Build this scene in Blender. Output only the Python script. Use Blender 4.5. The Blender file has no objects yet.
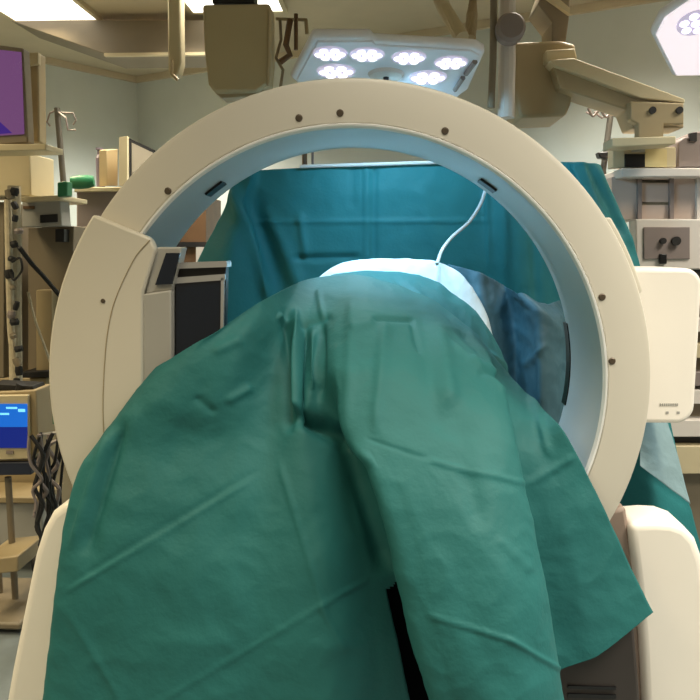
import bpy, bmesh, math, random
import numpy as np
from mathutils import Vector, Matrix, noise
random.seed(5)
S = bpy.context.scene
COL = S.collection

# ------------------------------------------------------------------ camera
F = 750.0
EYE = Vector((0, 0, 1.45))
PITCH = math.atan(99 / F)
YAW = math.radians(2.8)
cam_d = bpy.data.cameras.new('camera')
cam_d.sensor_width = 36.0
cam_d.lens = F / 700 * 36.0
cam = bpy.data.objects.new('camera', cam_d)
COL.objects.link(cam)
cam.location = EYE
cam.rotation_euler = (math.pi / 2 - PITCH, 0, YAW)
S.camera = cam
RM = (Matrix.Rotation(YAW, 3, 'Z') @ Matrix.Rotation(math.pi / 2 - PITCH, 3, 'X'))

def P(px, py, Y):
    d = RM @ Vector(((px - 350) / F, (350 - py) / F, -1))
    return EYE + d * (Y / d.y)

def PZ(px, py, Z):
    d = RM @ Vector(((px - 350) / F, (350 - py) / F, -1))
    return EYE + d * ((Z - EYE.z) / d.z)

def gy(Y, z=0.006):
    """photo y of a point of height z standing at distance Y"""
    return 350 - F * math.tan(math.atan((z - EYE.z) / Y) + PITCH)

# ------------------------------------------------------------------ world, lights, exposure
S.view_settings.view_transform = 'Standard'
S.view_settings.look = 'None'
S.view_settings.exposure = 0.0
S.view_settings.gamma = 1.0
W = bpy.data.worlds.new('world')
S.world = W
W.use_nodes = True
W.node_tree.nodes['Background'].inputs[0].default_value = (1.0, 0.85, 0.62, 1)
W.node_tree.nodes['Background'].inputs[1].default_value = 0.2
CEIL = 2.80
WARM = (1.0, 0.87, 0.64)

def area(name, loc, sx, sy, power, color=WARM, spread=125):
    l = bpy.data.lights.new(name, 'AREA')
    l.shape = 'RECTANGLE'
    l.size, l.size_y, l.energy, l.color = sx, sy, power, color
    l.spread = math.radians(spread)          # narrowed spread throws the light downwards and keeps upper walls dim
    o = bpy.data.objects.new(name, l)
    COL.objects.link(o)
    o.location = loc
    return o

COOL = (1.0, .93, .78)
AMB = (1.0, .83, .52)
area('panel_and_fill_light', (-2.1, 4.05, CEIL - .03), .5, .6, 22, AMB)
area('panel_and_fill_light', (-.98, 3.9, CEIL - .03), .5, .6, 26, COOL)
area('panel_and_fill_light', (-1.55, 4.95, CEIL - .03), .6, .5, 36, COOL, 112)  # added wall washer without a fixture, brightens the left wall
area('panel_and_fill_light', (0.95, 3.62, CEIL - .03), .7, .5, 22, COOL, 112)  # added wall washer without a fixture, brightens the back wall
area('panel_and_fill_light', (2.0, 2.5, CEIL - .03), .7, .7, 34, COOL, 130)  # unseen lamp added to brighten the equipment rack
area('panel_and_fill_light', (1.7, 0.9, CEIL - .03), .8, .8, 60, COOL)
area('panel_and_fill_light', (0.1, 1.15, CEIL - .03), .6, .5, 7.5, COOL, 90)  # unseen lamp added to lift the top of the green drape
area('panel_and_fill_light', (-1.6, 0.4, CEIL - .03), 1.0, .6, 32, AMB)  # unseen lamp added to brighten the left of the ring and its base
area('panel_and_fill_light', (0.0, -1.2, CEIL - .03), 1.6, .6, 26, WARM)  # unseen lamp behind the camera, added to light the ring front
area('panel_and_fill_light', (-2.3, 2.2, CEIL - .03), .6, 1.0, 30, AMB)  # unseen lamp over the left equipment, no fixture

def spot(name, loc, target, power, angle, blend=.6, color=(.62, .86, 1.0), size=.05):
    l = bpy.data.lights.new(name, 'SPOT')
    l.energy, l.spot_size, l.spot_blend, l.color, l.shadow_soft_size = power, math.radians(angle), blend, color, size
    o = bpy.data.objects.new(name, l)
    COL.objects.link(o)
    o.location = loc
    o.rotation_euler = (Vector(target) - Vector(loc)).to_track_quat('-Z', 'Y').to_euler()
    return o

LAMPC = (.36, .72, 1.0)
# light of the surgical lamp heads (placed near their lenses), then two extra spots
spot('surgical_lamp_and_extra_light', (-.20, 2.42, 2.00), (-.02, 2.44, 1.4), 26, 86, .85, LAMPC)
spot('surgical_lamp_and_extra_light', (.10, 2.42, 2.00), (0.03, 2.44, 1.4), 26, 86, .85, LAMPC)
spot('surgical_lamp_and_extra_light', (0.0, 2.55, 1.97), (0.15, 3.0, 1.5), 17, 150, .9, LAMPC)
spot('surgical_lamp_and_extra_light', (.18, 2.40, 1.99), (.92, 2.92, 1.62), 9, 58, .9, LAMPC)  # extra spot added to brighten the drape right of the ring
spot('surgical_lamp_and_extra_light', (-.05, 2.26, 2.02), (-.06, 2.02, 1.34), 20, 62, .9, (.86, .97, .92), .12)  # extra spot added to brighten the crest of the green drape

# ------------------------------------------------------------------ materials
def srgb(c):
    return tuple(((x / 255) / 12.92 if x / 255 <= .04045 else ((x / 255 + .055) / 1.055) ** 2.4) for x in c)

MATS = {}
def mat(name, rgb, rough=.5, metal=0.0, var=.06, scale=6.0, bump=0.0, bscale=60.0, spec=.5, emit=None, estr=0.0, sheen=0.0, coat=0.0):
    if name in MATS:
        return MATS[name]
    m = bpy.data.materials.new(name)
    m.use_nodes = True
    nt = m.node_tree
    b = nt.nodes['Principled BSDF']
    c = srgb(rgb)
    tc = nt.nodes.new('ShaderNodeTexCoord')
    nz = nt.nodes.new('ShaderNodeTexNoise')
    nz.inputs['Scale'].default_value = scale
    nz.inputs['Detail'].default_value = 3
    nt.links.new(tc.outputs['Object'], nz.inputs['Vector'])
    rp = nt.nodes.new('ShaderNodeValToRGB')
    rp.color_ramp.elements[0].position = .3
    rp.color_ramp.elements[1].position = .7
    rp.color_ramp.elements[0].color = tuple(x * (1 - var) for x in c) + (1,)
    rp.color_ramp.elements[1].color = tuple(min(1, x * (1 + var)) for x in c) + (1,)
    nt.links.new(nz.outputs['Fac'], rp.inputs['Fac'])
    nt.links.new(rp.outputs['Color'], b.inputs['Base Color'])
    b.inputs['Roughness'].default_value = rough
    b.inputs['Metallic'].default_value = metal
    b.inputs['Specular IOR Level'].default_value = spec
    if sheen:
        b.inputs['Sheen Weight'].default_value = sheen
    if coat:
        b.inputs['Coat Weight'].default_value = coat
    if emit:
        b.inputs['Emission Color'].default_value = srgb(emit) + (1,)
        b.inputs['Emission Strength'].default_value = estr
    if bump:
        n2 = nt.nodes.new('ShaderNodeTexNoise')
        n2.inputs['Scale'].default_value = bscale
        n2.inputs['Detail'].default_value = 4
        nt.links.new(tc.outputs['Object'], n2.inputs['Vector'])
        bp = nt.nodes.new('ShaderNodeBump')
        bp.inputs['Strength'].default_value = bump
        bp.inputs['Distance'].default_value = .01
        nt.links.new(n2.outputs['Fac'], bp.inputs['Height'])
        nt.links.new(bp.outputs['Normal'], b.inputs['Normal'])
    MATS[name] = m
    return m

M_WALL = mat('mint_wall_paint', (200, 209, 207), .7, var=.02)
M_CEIL = mat('ceiling_tile', (196, 184, 158), .85, var=.03)
M_FLOOR = mat('vinyl_floor', (120, 128, 130), .35, var=.1, scale=14)
M_SHELL = mat('ivory_shell_plastic', (212, 206, 192), .42, var=.015, scale=3)
M_WHITE = mat('white_shell_plastic', (244, 238, 228), .35, var=.01)
M_LINING = mat('bore_lining_plastic', (196, 204, 206), .35, var=.02)
M_GREYP = mat('grey_plastic', (168, 166, 160), .4, var=.04)
M_DARKB = mat('dark_chassis', (62, 56, 53), .6, var=.1)
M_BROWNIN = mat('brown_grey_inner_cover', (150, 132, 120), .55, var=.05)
M_BLACK = mat('black_plastic', (18, 18, 20), .35, var=.1)
M_GLASS = mat('dark_glass', (12, 24, 38), .12, var=.02, spec=.8)  # bluish base colour stands in for the reflection on the glass
M_SCREW = mat('bronze_screw', (92, 80, 66), .4, .3)
M_STEEL = mat('brushed_steel', (170, 168, 164), .3, .9, var=.08, scale=20)
M_CHROME = mat('silver_frame', (200, 200, 198), .25, .6)
M_BEIGE = mat('beige_enamel', (198, 184, 150), .45, var=.04)
M_TAN = mat('tan_enamel', (164, 146, 112), .5, var=.05)
M_TAUPE = mat('taupe_enamel', (128, 116, 96), .5, var=.05)
M_GREYM = mat('mauve_grey_metal', (134, 122, 118), .45, var=.06)
M_LTGREY = mat('pale_grey_enamel', (214, 206, 198), .45, var=.03)
M_DRAPE = mat('green_drape_fabric', (37, 103, 103), .62, var=.05, scale=5, bump=.12, bscale=90, spec=.3)
M_DRAPE2 = mat('teal_drape_fabric', (40, 116, 120), .62, var=.06, scale=5, bump=.12, bscale=90, spec=.3)
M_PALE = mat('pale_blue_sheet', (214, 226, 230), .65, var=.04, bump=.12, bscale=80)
M_NAVY = mat('slate_blue_drape', (56, 92, 104), .6, var=.08, bump=.12, bscale=80)
M_WOOD = mat('brown_wood', (108, 80, 54), .5, var=.12, scale=10)
M_GREENP = mat('green_bag_plastic', (40, 120, 80), .4, var=.15)
M_RUBBER = mat('black_rubber', (26, 24, 24), .6)
M_TUBE = mat('clear_grey_tubing', (200, 205, 206), .3)
M_HOSE = mat('corrugated_hose', (190, 178, 152), .5, var=.15, scale=40)
M_LAMPLT = mat('lamp_head_shell', (240, 241, 248), .4)
M_LED = mat('lit_led_lens', (255, 255, 255), .3, emit=(240, 236, 255), estr=1.7)
M_LEDDIM = mat('led_reflector', (214, 206, 226), .25, .3, emit=(214, 206, 236), estr=.45)
M_PANEL = mat('lit_ceiling_panel', (255, 255, 255), .5, emit=(255, 250, 236), estr=2.4)

# ------------------------------------------------------------------ mesh builder
def crom(pts, n):
    """Catmull-Rom resampling along the first axis of an array [m, ...]"""
    pts = np.asarray(pts, float); m = len(pts)
    ext = np.concatenate([[2 * pts[0] - pts[1]], pts, [2 * pts[-1] - pts[-2]]])
    t = np.linspace(0, m - 1, n); i = np.minimum(t.astype(int), m - 2); u = t - i
    u = u.reshape((-1,) + (1,) * (pts.ndim - 1))
    p0, p1, p2, p3 = ext[i], ext[i + 1], ext[i + 2], ext[i + 3]
    k = .42
    m1 = k * (p2 - p0); m2 = k * (p3 - p1)
    return (2*u**3 - 3*u**2 + 1) * p1 + (u**3 - 2*u**2 + u) * m1 + (-2*u**3 + 3*u**2) * p2 + (u**3 - u**2) * m2

class MB:
    def __init__(self):
        self.v, self.f, self.s = [], [], []
    def add(self, vs, fs, smooth=False):
        o = len(self.v)
        self.v += [Vector(p) for p in vs]
        for f in fs:
            self.f.append([i + o for i in f]); self.s.append(smooth)
        return self
    def box(self, a, b):
        x0, y0, z0 = (min(a[i], b[i]) for i in range(3)); x1, y1, z1 = (max(a[i], b[i]) for i in range(3))
        vs = [(x0,y0,z0),(x1,y0,z0),(x1,y1,z0),(x0,y1,z0),(x0,y0,z1),(x1,y0,z1),(x1,y1,z1),(x0,y1,z1)]
        return self.add(vs, [(0,3,2,1),(4,5,6,7),(0,1,5,4),(1,2,6,5),(2,3,7,6),(3,0,4,7)])
    def pbox(self, x0, y0, x1, y1, Y, depth):
        """a box whose front face spans the given photo rectangle at distance Y"""
        return self.box(P(x0, y0, Y), P(x1, y1, Y) + Vector((0, depth, 0)))
    def prism(self, pts, ydir):
        """closed outline (3D, roughly one plane) extruded by vector ydir"""
        n = len(pts); pts = [Vector(p) for p in pts]; d = Vector(ydir)
        a = Vector()
        for i in range(n): a += pts[i].cross(pts[(i + 1) % n])
        if a.dot(d) > 0: pts.reverse()
        return self.add(pts + [p + d for p in pts], [tuple(range(n)), tuple(range(2*n-1, n-1, -1))] + [(i, i + n, (i+1) % n + n, (i+1) % n) for i in range(n)])
    def pprism(self, pp, Y, depth):
        return self.prism([P(x, y, Y) for x, y in pp], (0, depth, 0))
    def tube(self, pts, r, n=10, taper=None, caps=True):
        pts = [Vector(p) for p in pts]; m = len(pts); vs = []; fs = []
        up = Vector((0.13, .31, .94))
        for i, p in enumerate(pts):
            t = (pts[min(i+1, m-1)] - pts[max(i-1, 0)]).normalized()
            a = t.cross(up)
            if a.length < .05: a = t.cross(Vector((1, 0, 0)))
            a.normalize(); b = t.cross(a)
            rr = (taper[i] if taper else r)
            for k in range(n):
                q = 2 * math.pi * k / n
                vs.append(p + rr * (math.cos(q) * a + math.sin(q) * b))
        for i in range(m - 1):
            for k in range(n):
                fs.append((i*n+k, i*n+(k+1) % n, (i+1)*n+(k+1) % n, (i+1)*n+k))
        self.add(vs, fs, True)
        if caps:
            o = len(self.v) - len(vs)
            self.f.append([o + k for k in range(n-1, -1, -1)]); self.s.append(False)
            self.f.append([o + (m-1)*n + k for k in range(n)]); self.s.append(False)
        return self
    def lathe(self, prof, origin, axis=(0, 0, 1), n=28, a0=0.0, a1=2*math.pi, close=True, smooth=True):
        """profile [(r, h)] turned round an axis"""
        ax = Vector(axis).normalized(); u = ax.orthogonal().normalized(); w = ax.cross(u); o = Vector(origin)
        m = len(prof); vs = []; fs = []
        full = abs(a1 - a0 - 2*math.pi) < 1e-6
        cnt = n if full else n + 1
        for k in range(cnt):
            q = a0 + (a1 - a0) * k / n
            e = math.cos(q) * u + math.sin(q) * w
            for r, h in prof: vs.append(o + r * e + h * ax)
        for k in range(n):
            k2 = (k + 1) % cnt
            for j in range(m if close else m - 1):
                j2 = (j + 1) % m
                fs.append((k*m+j, k2*m+j, k2*m+j2, k*m+j2))
        return self.add(vs, fs, smooth)
    def cyl(self, a, b, r, n=20):
        return self.tube([a, b], r, n)
    def build(self, name, m, parent=None, label=None, bevel=0.0, seg=2, sharp=True):
        me = bpy.data.meshes.new(name)
        off = parent['_o'] if parent is not None and '_o' in parent.keys() else (0, 0, 0)
        off = Vector(off)
        me.from_pydata([tuple(p - off) for p in self.v], [], self.f)
        me.polygons.foreach_set('use_smooth', self.s)
        bm = bmesh.new(); bm.from_mesh(me)
        bmesh.ops.recalc_face_normals(bm, faces=bm.faces)
        bm.to_mesh(me); bm.free()
        if sharp: me.set_sharp_from_angle(angle=math.radians(24))
        me.materials.append(m)
        o = bpy.data.objects.new(name, me)
        COL.objects.link(o)
        if parent is not None:
            o.parent = parent
            o['_o'] = tuple(off)
        if label: o['label'] = label
        if bevel:
            md = o.modifiers.new('bevel', 'BEVEL')
            md.width = bevel; md.segments = seg; md.limit_method = 'ANGLE'; md.angle_limit = math.radians(40)
        return o

def tag(o, label, cat, group=None):
    o['label'] = label; o['category'] = cat
    if group: o['group'] = group
    return o
def thing(name, label, cat, loc, group=None):
    o = bpy.data.objects.new(name, None)
    o.empty_display_size = .05
    COL.objects.link(o)
    o.location = loc
    o['_o'] = tuple(loc)
    return tag(o, label, cat, group)
def structure(o):
    o['kind'] = 'structure'; return o
def dup(root, loc, label, rot=None, group=None):
    r = root.copy(); COL.objects.link(r); r.location = loc; r['label'] = label
    if rot: r.rotation_euler = rot
    if group: r['group'] = group
    for ch in list(root.children):
        c = ch.copy(); COL.objects.link(c); c.parent = r
        for g in list(ch.children):
            d = g.copy(); COL.objects.link(d); d.parent = c
    return r

# ------------------------------------------------------------------ room
structure(MB().box((-5, -2.6, -.1), (4.2, 7, 0)).build('floor', M_FLOOR))
structure(MB().box((-5, -2.6, CEIL), (4.2, 7, CEIL + .1)).build('ceiling', M_CEIL))
cor = Vector((-1.97, 6.02)); bd = Vector((.886, -.463)); ld = Vector((-.573, -.82))
def wall(name, a, d, L, out):
    b = a + d * L
    pts = [(a.x, a.y, 0), (b.x, b.y, 0), (b.x + out.x, b.y + out.y, 0), (a.x + out.x, a.y + out.y, 0)]
    return structure(MB().prism(pts, (0, 0, CEIL)).build(name, M_WALL))
wall('wall_back', cor, bd, 6.2, Vector((.463, .886)) * .1)
wall('wall_left', cor, ld, 5.2, Vector((-.82, .573)) * .1)
# ceiling joint trim strips
def strip(name, a, d, L, inn):
    b = a + d * L
    pts = [(a.x, a.y, CEIL - .045), (b.x, b.y, CEIL - .045), (b.x + inn.x, b.y + inn.y, CEIL - .045), (a.x + inn.x, a.y + inn.y, CEIL - .045)]
    return structure(MB().prism(pts, (0, 0, .044)).build(name, M_CEIL))
strip('trim_1', cor, bd, 6.2, Vector((-.463, -.886)) * .03)
strip('trim_2', cor, ld, 5.2, Vector((.82, -.573)) * .03)
# dropped bulkhead of the ceiling on the left
structure(MB().pprism([(11, 21), (60, 20), (205, 20), (205, 53), (105, 54)], 4.42, .35).build('trim_3', M_TAUPE, bevel=.004))
structure(MB().pprism([(104, 53), (205, 52), (205, 55), (104, 56)], 4.39, .03).build('trim_4', M_BEIGE))

def ceiling_light(x0, y0, x1, y1, label):
    c = ((x0 + x1) / 2, (y0 + y1) / 2, CEIL - .02)
    t = thing('ceiling_light', label, 'ceiling light', c, 'lit ceiling panels')
    MB().box((x0, y0, CEIL - .02), (x1, y1, CEIL - .012)).build('diffuser', M_PANEL, t)
    f = MB()
    w = .025
    f.box((x0 - w, y0 - w, CEIL - .025), (x1 + w, y0, CEIL - .001)).box((x0 - w, y1, CEIL - .025), (x1 + w, y1 + w, CEIL - .001))
    f.box((x0 - w, y0, CEIL - .025), (x0, y1, CEIL - .001)).box((x1, y0, CEIL - .025), (x1 + w, y1, CEIL - .001))
    f.build('frame', M_BEIGE, t)
    return t
pa, pb = PZ(97, 19.5, CEIL - .02), PZ(15, 20, CEIL - .02)
ceiling_light(pb.x, pa.y - .6, pa.x, pa.y, 'lit square ceiling panel above the purple monitor')
pa, pb = PZ(283, 11, CEIL - .02), PZ(190, 8, CEIL - .02)
ceiling_light(pb.x, pa.y - .6, pa.x, pa.y, 'lit ceiling panel half hidden behind the brown pendant box')

# ------------------------------------------------------------------ ring scanner
RC = EYE + RM @ Vector((-.005, -.088, -1.793))
YF = RC.y; YB = YF + .345
RI = .605; RO = .714
g = thing('ring_scanner', 'ivory ring-shaped surgical imaging scanner standing around the draped patient', 'scanner', (RC.x, 2.0, 0))
AX = (0, 1, 0)
RC0 = Vector((RC.x, 0, RC.z))
MB().lathe([(RI + .006, YF + .004), (RI + .010, YF), (RO - .014, YF), (RO - .004, YF + .004), (RO, YF + .014), (RO, YB - .02), (RO - .02, YB), (RI + .012, YB), (RI + .012, YF + .02)],
           RC0, AX, 160).build('ring_shell', M_SHELL, g)
MB().lathe([(RI + .006, YF + .0045), (RI, YF + .012), (RI, YF + .27), (RI - .004, YF + .28), (RI - .004, YB - .01), (RI + .004, YB + .002), (RI + .011, YB - .003), (RI + .011, YF + .01)],
           RC0, AX, 160).build('bore_lining', M_LINING, g, 'smooth grey inner lining of the ring')
MB().lathe([(RI - .004, YF + .006), (RI + .001, YF - .002), (RI + .005, YF - .003), (RI + .007, YF + .002), (RI, YF + .012)], RC0, AX, 160).build('rim_edge', mat('highlight_white_rim', (252, 252, 250), .3), g, 'bevelled inner rim with its highlight put into the white colour')  # white colour holds the highlight along the bevelled rim
for sx, sy in [(168, 191), (299, 118), (340, 113), (445, 131), (602, 297), (612, 361)]:
    p = P(sx, sy, YF)
    MB().lathe([(0, -.003), (.006, -.003), (.0085, -.001), (.0085, .003), (0, .003)], p, AX, 14, close=False).build('screw', M_SCREW, g)
# slots in the lining
def lining_slot(ang, half, y0, y1, name='lining_slot', m=M_BLACK, lift=.004):
    mb = MB(); n = 8; vs = []; fs = []
    for k in range(n + 1):
        q = math.radians(ang - half + 2 * half * k / n)
        for r in (RI - lift - .003, RI - .001):
            for y in (y0, y1):
                vs.append((RC.x + r * math.cos(q), y, RC.z + r * math.sin(q)))
    for k in range(n):
        a, b = 4 * k, 4 * k + 4
        for i, j in ((0, 1), (1, 3), (3, 2), (2, 0)):
            fs.append((a + i, a + j, b + j, b + i))
    fs += [(0, 1, 3, 2), (4*n, 4*n+2, 4*n+3, 4*n+1)]
    mb.add(vs, fs).build(name, m, g)
lining_slot(126.5, 2.6, YF + .19, YF + .245)
lining_slot(54.5, 2.4, YF + .2, YF + .26)
lining_slot(1, 11, YB - .03, YB + .012, 'gap_shade_strip')  # black strip in place of the shaded gap behind the ring

# left cover plate (proud of the ring)
cov = []
for k in range(41):
    a = math.radians(145.5 + (232 - 145.5) * k / 40)
    cov.append((RC.x + (RO + .003) * math.cos(a), YF - .03, RC.z + (RO + .003) * math.sin(a)))
inner = []
for k in range(12):
    a = math.radians(232 - 22 * k / 11)
    inner.append((RC.x + (RI - .004) * math.cos(a), YF - .03, RC.z + (RI - .004) * math.sin(a)))
inner += [P(143, 470, YF - .03), P(143, 292, YF - .03), P(156, 250, YF - .03), P(150, 238, YF - .03)]
MB().prism(cov + inner, (0, .029, 0)).build('side_cover', M_SHELL, g, 'wide ivory cover plate over the left of the ring', bevel=.006)
seam = [P(x, y, YF - .031) for x, y in [(150, 240), (136, 256), (122, 283), (112, 310), (106, 345), (103, 400), (104, 440)]]
MB().tube([tuple(q) for q in crom([tuple(q) for q in seam], 40)], .0010, 6).build('cover_seam', M_TAN, g)
p = P(103, 301, YF - .03)
MB().lathe([(0, -.002), (.005, -.002), (.006, .002), (0, .002)], p, AX, 12, close=False).build('screw', M_SCREW, g)
# flat detector box reaching into the bore
MB().pprism([(143, 294), (171, 290), (172, 420), (143, 420)], YF - .026, .1).build('detector_housing', M_GREYP, g, 'grey housing of the flat detector', bevel=.004)
MB().pprism([(145, 294), (157, 247), (182, 247), (172, 291)], YF - .02, .05).build('detector_shoulder', M_GREYP, g, bevel=.004)
MB().pprism([(155, 285), (166, 253), (180, 253), (172, 284)], YF - .028, .007).build('detector_window', M_GLASS, g, 'slanted black window on the detector')
dp = MB().pprism([(170, 264), (226, 262), (222, 440), (170, 440)], YF + .0, .035).build('detector_panel', M_BLACK, g, 'dark detector panel facing into the bore', bevel=.003)
MB().pprism([(176, 284), (221, 280), (219, 436), (176, 436)], YF - .006, .005).build('panel_glass', M_GLASS, dp)
fr = MB()
fr.pprism([(170, 278), (225, 274), (225, 280), (170, 284)], YF - .01, .009)
fr.pprism([(171, 263), (227, 261), (227, 267), (171, 269)], YF - .01, .05)
fr.pprism([(171, 282), (174, 282), (174, 436), (171, 436)], YF - .01, .009)
fr.pprism([(221, 278), (224, 278), (222, 436), (219, 436)], YF - .01, .009)
fr.build('panel_frame', M_CHROME, dp, 'silver frame edges')

# right source module
def rounded(x0, y0, x1, y1, r, Y, corners=(1, 1, 1, 1), n=8):
    """rounded rectangle outline in the plane Y (photo rect -> world)"""
    a = P(x0, y0, Y); b = P(x1, y1, Y)
    xl, xr, zt, zb = a.x, b.x, a.z, b.z
    pts = []
    for (cx, cz, a0, on) in ((xr - r, zt - r, 0, corners[1]), (xl + r, zt - r, 90, corners[0]), (xl + r, zb + r, 180, corners[3]), (xr - r, zb + r, 270, corners[2])):
        if on:
            for k in range(n + 1):
                q = math.radians(a0 + 90 * k / n)
                pts.append((cx + r * math.cos(q), Y, cz + r * math.sin(q)))
        else:
            q = math.radians(a0 + 45); pts.append((cx + r * math.sqrt(2) * math.cos(q), Y, cz + r * math.sqrt(2) * math.sin(q)))
    return pts
sm = MB().prism(rounded(612, 268, 694, 424, .045, 1.94, (0, 1, 1, 0)), (0, .24, 0)).build('source_housing', M_WHITE, g, 'white rounded housing on the right of the ring', bevel=.012, seg=4)
mk = MB()
for k in range(9):
    x = 660 + k * 2.1
    mk.pbox(x, 403.5, x + 1.2, 406, 1.9385, .003)
for x in (666, 677):
    mk.pbox(x, 411.5, x + 2.6, 414, 1.9385, .003)
mk.build('marking', M_GREYP, sm, 'small grey printed marking')
cp = []
for a in [33, 30, 27, 24, 21, 18]:
    q = math.radians(a); cp.append((RC.x + (RO + .022) * math.cos(q), 1.82, RC.z + (RO + .022) * math.sin(q)))
for a in [17, 25, 34]:
    q = math.radians(a); cp.append((RC.x + (RO - .002) * math.cos(q), 1.82, RC.z + (RO - .002) * math.sin(q)))
MB().prism(cp, (0, .34, 0)).build('outer_rib', M_SHELL, g, bevel=.004)
# floor bases: white arched covers left and right, dark chassis between
def base_shell(name, front, Y0, Y1, label):
    mb = MB().prism([P(x, y, Y0) for x, y in front], (0, Y1 - Y0, 0))
    return mb.build(name, M_WHITE, g, label, bevel=.02, seg=4)
arc_r = [(629, 524), (655, 522), (672, 523), (686, 528), (697, 540), (704, 560), (711, 600), (716, 640), (722, 720), (726, 880), (650, 880), (645, 720), (641, 640), (636, 585), (631, 545)]
base_shell('base_cover', arc_r, 1.78, 1.92, 'white arched base cover on the right')
arc_l = [(76, 503), (62, 505), (51, 513), (42, 530), (34, 555), (27, 590), (19, 630), (11, 670), (4, 710), (-22, 880), (60, 880), (66, 700), (72, 600)]
base_shell('base_cover', arc_l, 1.76, 1.92, 'white arched base cover on the left')
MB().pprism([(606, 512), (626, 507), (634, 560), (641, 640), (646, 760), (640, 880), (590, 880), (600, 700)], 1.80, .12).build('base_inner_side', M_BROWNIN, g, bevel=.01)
ch = MB().pprism([(490, 650), (634, 622), (642, 720), (644, 880), (490, 880)], 1.735, .06).build('chassis', M_DARKB, g, 'dark lower chassis panel', bevel=.008)
sl = MB(); sl.pbox(568, 686, 616, 690, 1.73, .006); sl.pbox(568, 694, 616, 699, 1.73, .006)
sl.build('vent_slot', M_BLACK, ch)

# ------------------------------------------------------------------ drapes
RMI = np.array(RM.transposed())
def to_px(V):
    c = (V - np.array(EYE)) @ RMI.T
    return np.stack([350 - F * c[..., 0] / c[..., 2], 350 + F * c[..., 1] / c[..., 2]], -1)

def cloth(name, cols, m, nu, nv, creases=(), wr=.004, wscale=7.0, cut=None, parent=None, seed=0.0):
    """lofted sheet. cols: list of columns, each a list of (photo x, photo y, distance). creases: (x0,y0,x1,y1,height,width,u0,u1)"""
    A = np.array([[tuple(P(*q)) for q in c] for c in cols])
    A = np.stack([crom(c, nv) for c in A])
    V = crom(A, nu)                                   # [nu, nv, 3]
    du = np.gradient(V, axis=0); dv = np.gradient(V, axis=1)
    N = np.cross(du, dv); N /= np.linalg.norm(N, axis=2, keepdims=True) + 1e-9
    toeye = np.array(EYE) - V
    N *= np.sign((N * toeye).sum(2).mean())
    H = np.zeros((nu, nv))
    X = to_px(V)
    U = np.linspace(0, len(cols) - 1, nu)[:, None]
    for (x0, y0, x1, y1, h, w, *rng) in creases:
        a = np.array([x0, y0]); d = np.array([x1 - x0, y1 - y0], float); L = np.hypot(*d); d /= L
        r = X - a
        s = r @ d; o = r[..., 0] * -d[1] + r[..., 1] * d[0]
        end = np.clip(np.minimum(s, L - s) / (.18 * L) + .6, 0, 1)
        k = h * np.exp(-(o / w) ** 2) * end
        if rng: k = k * ((U >= rng[0]) & (U <= rng[1]))
        H += k
    if wr:
        for i in range(nu):
            for j in range(nv):
                v = Vector(V[i, j]) * wscale + Vector((seed, seed * .7, 0))
                r1 = noise.noise(v * 1.3 + Vector((7, 3, 1)))
                H[i, j] += wr * (noise.noise(v) + .45 * noise.noise(v * 2.3) + 1.5 * (.3 - abs(r1)) + .8 * (.3 - abs(noise.noise(v * 3.1))))
    V = V + N * H[..., None]
    mb = MB()
    idx = lambda i, j: i * nv + j
    fs = []
    for i in range(nu - 1):
        uu = (i + .5) / (nu - 1) * (len(cols) - 1)
        for j in range(nv - 1):
            vv = (j + .5) / (nv - 1)
            if cut and cut(uu, vv): continue
            fs.append((idx(i, j), idx(i + 1, j), idx(i + 1, j + 1), idx(i, j + 1)))
    mb.add([tuple(p) for p in V.reshape(-1, 3)], fs, True)
    o = mb.build(name, m, parent, sharp=False)
    md = o.modifiers.new('thickness', 'SOLIDIFY'); md.thickness = .0012; md.offset = 0
    return o

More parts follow.
